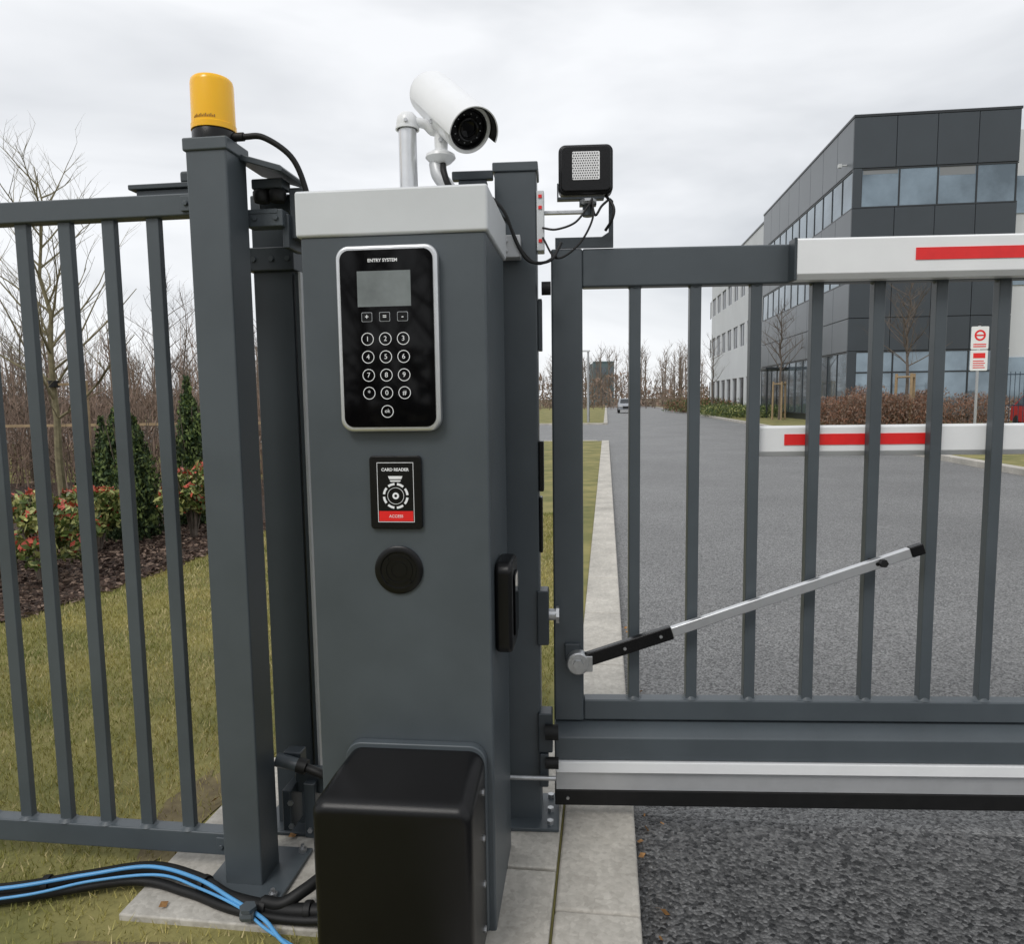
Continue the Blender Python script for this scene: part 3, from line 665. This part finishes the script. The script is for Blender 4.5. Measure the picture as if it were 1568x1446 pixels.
n=9000; Yb=rng.uniform(46,70,n); Xb=rng.uniform(-1.0,-.10,n)*Yb; Zb=rng.uniform(0,1,n)*2.1
quads('distant_hedgerow',np.stack([Xb,Yb,Zb],1),.5,[hedge_d,twig],rng.integers(0,2,n),5,2.0)
def hedge(name,x0,x1,y0,y1,h,n,size,mats,p):
    X=rng.uniform(x0,x1,n);Y=rng.uniform(y0,y1,n); Z=rng.uniform(0,1,n)**.8*h*(1+.16*np.sin(X*2.1)+.12*np.sin(X*5.3+Y))
    quads(name,np.stack([X,Y,Z],1),size,mats,rng.choice(len(mats),n,p=p),4.5,2.0)
hedge('beech_hedge',13.6,18.6,31,33.5,1.5,20000,.15,[hedge_b,twig,chipB],[.4,.35,.25])
hedge('beech_hedge',18.9,26,33,35,1.3,9000,.15,[hedge_b,twig,chipB],[.4,.35,.25])
hedge('low_shrubs',14.9,19,50,60,.75,8000,.2,[leaf_g,leaf_d,leaf_y],[.5,.3,.2])
hedge('low_shrubs',16.5,21,66,80,1.2,6000,.3,[leaf_g,hedge_b,leaf_d],[.3,.4,.3])

# ================================================================= office building
BX,BY=17.40,38.0
ob=empty('office_building',BX,BY,6.6)
HT=15.35; FW=7.8; SL=20.0; AL=46.0
g=MB(); g.box(.12,FW-.12,.12,SL,0,HT-.05); g.build('core',frame_m,ob)
g=MB(); g.box(-.03,FW+.03,-.03,SL,HT-.02,HT+.10); g.build('roof_trim',frame_m,ob)
g=MB()
def prow(z0,z1,mb):
    for i in range(4):
        x0_=0 if i==0 else .12+i*(FW-.12)/4+.012
        mb.box(x0_,.12+(i+1)*(FW-.12)/4-.012,.0,.119,z0,z1)
prow(12.86,HT-.03,g); prow(9.22,10.88,g); prow(3.75,5.4,g); prow(5.43,7.25,g)
g.box(0,.42,.001,.118,10.9,12.84); g.box(0,.42,.001,.118,7.27,9.2); g.box(0,.42,.001,.118,0,3.73); g.box(FW-.3,FW,.001,.118,0,3.73)
g.build('front_cladding',clad_f,ob,.01,1)
gl=MB(); fr=MB()
for z0,z1 in ((10.9,12.84),(7.27,9.2),(.35,3.73)):
    gl.box(.42,FW-.05,.07,.10,z0+.02,z1-.02)
    for i in range(5):
        x=.42+i*(FW-.5)/4; fr.box(x-.035,x+.035,.035,.12,z0,z1)
    fr.box(.42,FW,.03,.12,z0,z0+.07); fr.box(.42,FW,.03,.12,z1-.07,z1)
fr.box(.42,FW,.028,.12,2.6,2.68)
sp_=MB()
for z0,z1 in ((12.86,HT-.03),(9.22,10.88),(5.43,7.25),(3.75,5.4)):
    nP=8
    for i in range(nP): sp_.box(.001,.119,.13+i*(SL-.13)/nP,.13+(i+1)*(SL-.13)/nP-.035,z0,z1)
sp_.build('sky_lit_side_cladding',clad_s,ob,.01,1)
for z0,z1 in ((10.9,12.84),(7.27,9.2),(.35,3.73)):
    gl.box(.07,.10,.14,SL,z0+.02,z1-.02)
    y=.14
    while y<SL: fr.box(.035,.119,y-.035,y+.035,z0,z1); y+=1.65
    fr.box(.03,.119,.14,SL,z0,z0+.07); fr.box(.03,.119,.14,SL,z1-.07,z1)
gl.build('window_glass',glass,ob); fr.build('window_frames',frame_m,ob)
g=MB(); g.box(.5,.42+(FW-.5)/4-.08,.064,.068,12.55,12.76); g.box(.5+2*(FW-.5)/4,.42+3*(FW-.5)/4-.08,.064,.068,12.35,12.76)
g.build('roller_blinds',mat('blind_fabric',(.22,.23,.24),.8),ob)
g=MB(); gl=MB(); fr=MB()
bands=[(0,.6),(3.2,6.0),(8.0,10.4),(12.3,HT-.4)]
g.box(.35,12,SL+.02,AL,0,HT-.45)
for z0,z1 in bands: g.box(.15,.34,SL+.02,AL,z0,z1)
for z0,z1 in ((.6,3.2),(6.0,8.0),(10.4,12.3)):
    y=SL+.02
    while y<AL-.1:
        g.box(.151,.345,y,y+1.0,z0,z1); gl.box(.26,.30,y+1.0,min(y+3.2,AL),z0,z1); fr.box(.24,.31,y+2.0,y+2.1,z0,z1); y+=3.2
g.build('annex_walls',clad_w,ob); gl.build('annex_windows',mat('annex_glass',(.05,.06,.075),.06,.2),ob); fr.build('annex_frames',frame_m,ob)
g=MB(); g.box(.1,12,SL+.02,AL+.1,HT-.45,HT-.3); g.build('annex_roof_trim',frame_m,ob)
g=MB(); g.box(FW+.02,24,2.5,26,0,HT-.2); g.build('rear_wing',clad_w,ob)
g=MB()
for i in range(6): g.box(FW+.7+i*2.4,FW+2.6+i*2.4,2.44,2.52,1,3.4); g.box(FW+.7+i*2.4,FW+2.6+i*2.4,2.44,2.52,7.2,9.2); g.box(FW+.7+i*2.4,FW+2.6+i*2.4,2.44,2.52,10.9,12.8)
g.build('rear_wing_windows',glass,ob)
g=MB(); g.box(-.28,.0,1.0,1.1,13.3,13.36); g.box(-.42,-.26,.96,1.14,13.22,13.40); g.build('wall_light',lidm,ob)
g=MB(); g.box(-1.4,.0,12.0,15.5,3.3,3.45); g.box(-1.3,-1.2,12.1,12.2,0,3.3); g.box(-1.3,-1.2,15.3,15.4,0,3.3); g.build('entrance_canopy',frame_m,ob)

# ================================================================= dark security fence, sign, cars, pole
sf=empty('mesh_security_fence',14.9,22.6,3); g=MB()
for i in range(6): g.box(i*2.2-.04,i*2.2+.04,-.04,.04,0,2.3)
for i in range(80): g.box(i*.14+.06,i*.14+.072,-.008,.008,.1,2.15)
for z in (.2,1.1,2.05): g.box(0,11,-.012,.012,z,z+.03)
g.build('panels_and_posts',mat('dark_blue_fence',(.015,.03,.055),.5),sf)
sg=empty('warning_sign',12.86,20.2,3)
MB().cyl((0,.03,0),(0,.03,3.35),.035,14).build('pole',steel,sg,smooth=True)
MB().prism(rrect(-.23,.23,2.12,2.68,.03,4),-.02,.0,'y').build('lower_board',whitep,sg)
MB().prism(rrect(-.23,.23,2.70,3.32,.03,4),-.02,.0,'y').build('upper_board',whitep,sg)
g=MB(); g.ring((0,-.021,3.08),.10,.15,-.003,.0,30); g.box(-.11,.11,-.024,-.020,3.06,3.10); g.box(-.17,.17,-.024,-.020,2.82,2.85); g.box(-.17,.17,-.024,-.020,2.76,2.79); g.box(-.16,.16,-.024,-.020,2.46,2.60)
for i in range(4): g.box(-.16,.16-.03*(i%2),-.024,-.020,2.19+i*.06,2.215+i*.06)
g.build('red_marks',redp,sg)
MB().lathe([(.0,3.35),(.06,3.36),(.06,3.40),(.0,3.42)],14,'z',(0,.03,0)).build('cap_lamp',frame_m,sg)
def car(name,x,y,yaw,paint):
    e=empty(name,x,y,yaw,-.08); m=MB()
    prof=[(-2.2,.35),(-2.25,.7),(-2.1,.88),(-1.2,1.0),(-.55,1.48),(1.0,1.52),(1.9,1.08),(2.15,1.0),(2.2,.4)]
    secs=[]
    for x_ in (-.9,-.86,.86,.9):
        secs.append([(x_*(1-.16*max(0,(z-1.0)/.5)) ,y_,z) for y_,z in prof])
    n_=len(prof); vs=[q for s_ in secs for q in s_]; fs=[tuple(range(n_)),tuple(range(3*n_,4*n_))]
    for i in range(3):
        for k_ in range(n_): fs.append((i*n_+k_,i*n_+(k_+1)%n_,(i+1)*n_+(k_+1)%n_,(i+1)*n_+k_))
    m.add(vs,fs); m.build('body',paint,e,.06,2)
    m=MB(); m.add([(-.70,-1.20,1.06),(.70,-1.20,1.06),(.62,-.65,1.46),(-.62,-.65,1.46)],[(0,1,2,3)])
    for sgn in (-1,1): m.add([(sgn*.905,-.95,1.05),(sgn*.905,1.5,1.06),(sgn*.81,1.0,1.42),(sgn*.81,-.45,1.42)],[(0,1,2,3)])
    m.build('windows',cglass,e)
    m=MB()
    for sx in (-.82,.82):
        for yy in (-1.4,1.35): m.lathe([(.25,-.11),(.33,-.10),(.33,.10),(.25,.11)],24,'x',(sx,yy,.33))
    m.build('wheels',tyre,e,smooth=True)
    m=MB(); m.box(-.8,-.5,-2.22,-2.15,.66,.80); m.box(.5,.8,-2.22,-2.15,.66,.80); m.build('headlamps',lampglow,e)
    m=MB(); m.box(-.45,.45,-2.27,-2.2,.50,.72); m.build('grille',tyre,e)
car('parked_car',12.3,78,7,carw); car('parked_car',21.2,28.5,20,carr)
lp=empty('street_lamp',4.85,46,0); g=MB(); g.tube([(0,0,0),(0,0,4.4)],[.09,.06],12); g.build('pole',steel,lp,smooth=True)
g=MB(); g.box(-.35,.12,-.1,.1,4.4,4.5); g.build('lamp_head',lidm,lp,.02)
wh=empty('distant_warehouse',18,160,0); g=MB(); g.box(0,4.5,0,8,0,9.2); g.box(-.1,4.6,-.1,.0,9.2,9.5); g.build('walls',mat('teal_cladding',(.10,.15,.16),.5,0,.1,.5),wh)
g=MB()
for i in range(3):
    for j in range(3): g.box(.4+i*1.4,1.4+i*1.4,-.05,.0,1.5+j*2.6,3+j*2.6)
g.build('windows',glass,wh)
bf=empty('boundary_fence',0,100,0); g=MB()
for i in range(50): g.box(-20+i*1.2,-20+i*1.2+.10,-.05,.05,0,1.6)
g.box(-20,40,-.03,.03,.25,.35); g.box(-20,40,-.03,.03,1.3,1.4); g.build('posts_and_rails',hedge_d,bf)

# ================================================================= world, sun, camera
w=bpy.data.worlds.new('World'); S.world=w; w.use_nodes=True; nt=w.node_tree; bg=nt.nodes['Background']
sky=nt.nodes.new('ShaderNodeTexSky'); sky.sky_type='NISHITA'; sky.sun_disc=False; sky.sun_elevation=rad(48); sky.sun_rotation=rad(215)
tc=nt.nodes.new('ShaderNodeTexCoord'); mp=nt.nodes.new('ShaderNodeMapping'); mp.inputs['Scale'].default_value=(1.0,1.0,3.4); mp.inputs['Location'].default_value=(.4,.2,.1)
n1=nt.nodes.new('ShaderNodeTexNoise'); n1.inputs['Scale'].default_value=1.8; n1.inputs['Detail'].default_value=5; n1.inputs['Roughness'].default_value=.5; n1.inputs['Distortion'].default_value=.3
nt.links.new(tc.outputs['Generated'],mp.inputs['Vector']); nt.links.new(mp.outputs['Vector'],n1.inputs['Vector'])
r=nt.nodes.new('ShaderNodeValToRGB'); cr0=r.color_ramp; cr0.elements[0].position=.30; cr0.elements[0].color=(6.6,6.85,7.2,1); cr0.elements[1].position=.58; cr0.elements[1].color=(10.1,10.25,10.5,1)
nt.links.new(n1.outputs['Fac'],r.inputs['Fac'])
mx=nt.nodes.new('ShaderNodeMix'); mx.data_type='RGBA'; mx.inputs['Factor'].default_value=.93
nt.links.new(sky.outputs['Color'],mx.inputs['A']); nt.links.new(r.outputs['Color'],mx.inputs['B']); nt.links.new(mx.outputs['Result'],bg.inputs['Color']); bg.inputs['Strength'].default_value=.10
sl=bpy.data.lights.new('sun','SUN'); sl.energy=1.3; sl.angle=rad(18); sl.color=(1,.97,.93); so=bpy.data.objects.new('sun',sl); S.collection.objects.link(so)
so.rotation_euler=Vector((.45,.75,-1.0)).to_track_quat('-Z','Y').to_euler()
cam=bpy.data.cameras.new('camera'); co=bpy.data.objects.new('camera',cam); S.collection.objects.link(co); S.camera=co
pp=rad(5.7); rr=rad(-.75); F=Vector((0,math.cos(pp),-math.sin(pp))); U0=Vector((0,math.sin(pp),math.cos(pp))); R0=Vector((1,0,0))
R=R0*math.cos(rr)+U0*math.sin(rr); U=-R0*math.sin(rr)+U0*math.cos(rr)
M=Matrix((R,U,-F)).transposed().to_4x4(); M.translation=(0,0,1.5); co.matrix_world=M
cam.sensor_width=36; cam.lens=36*1115/1568; cam.clip_start=.05; cam.clip_end=3000
S.view_settings.view_transform='Standard'; S.view_settings.look='None'; S.view_settings.exposure=0
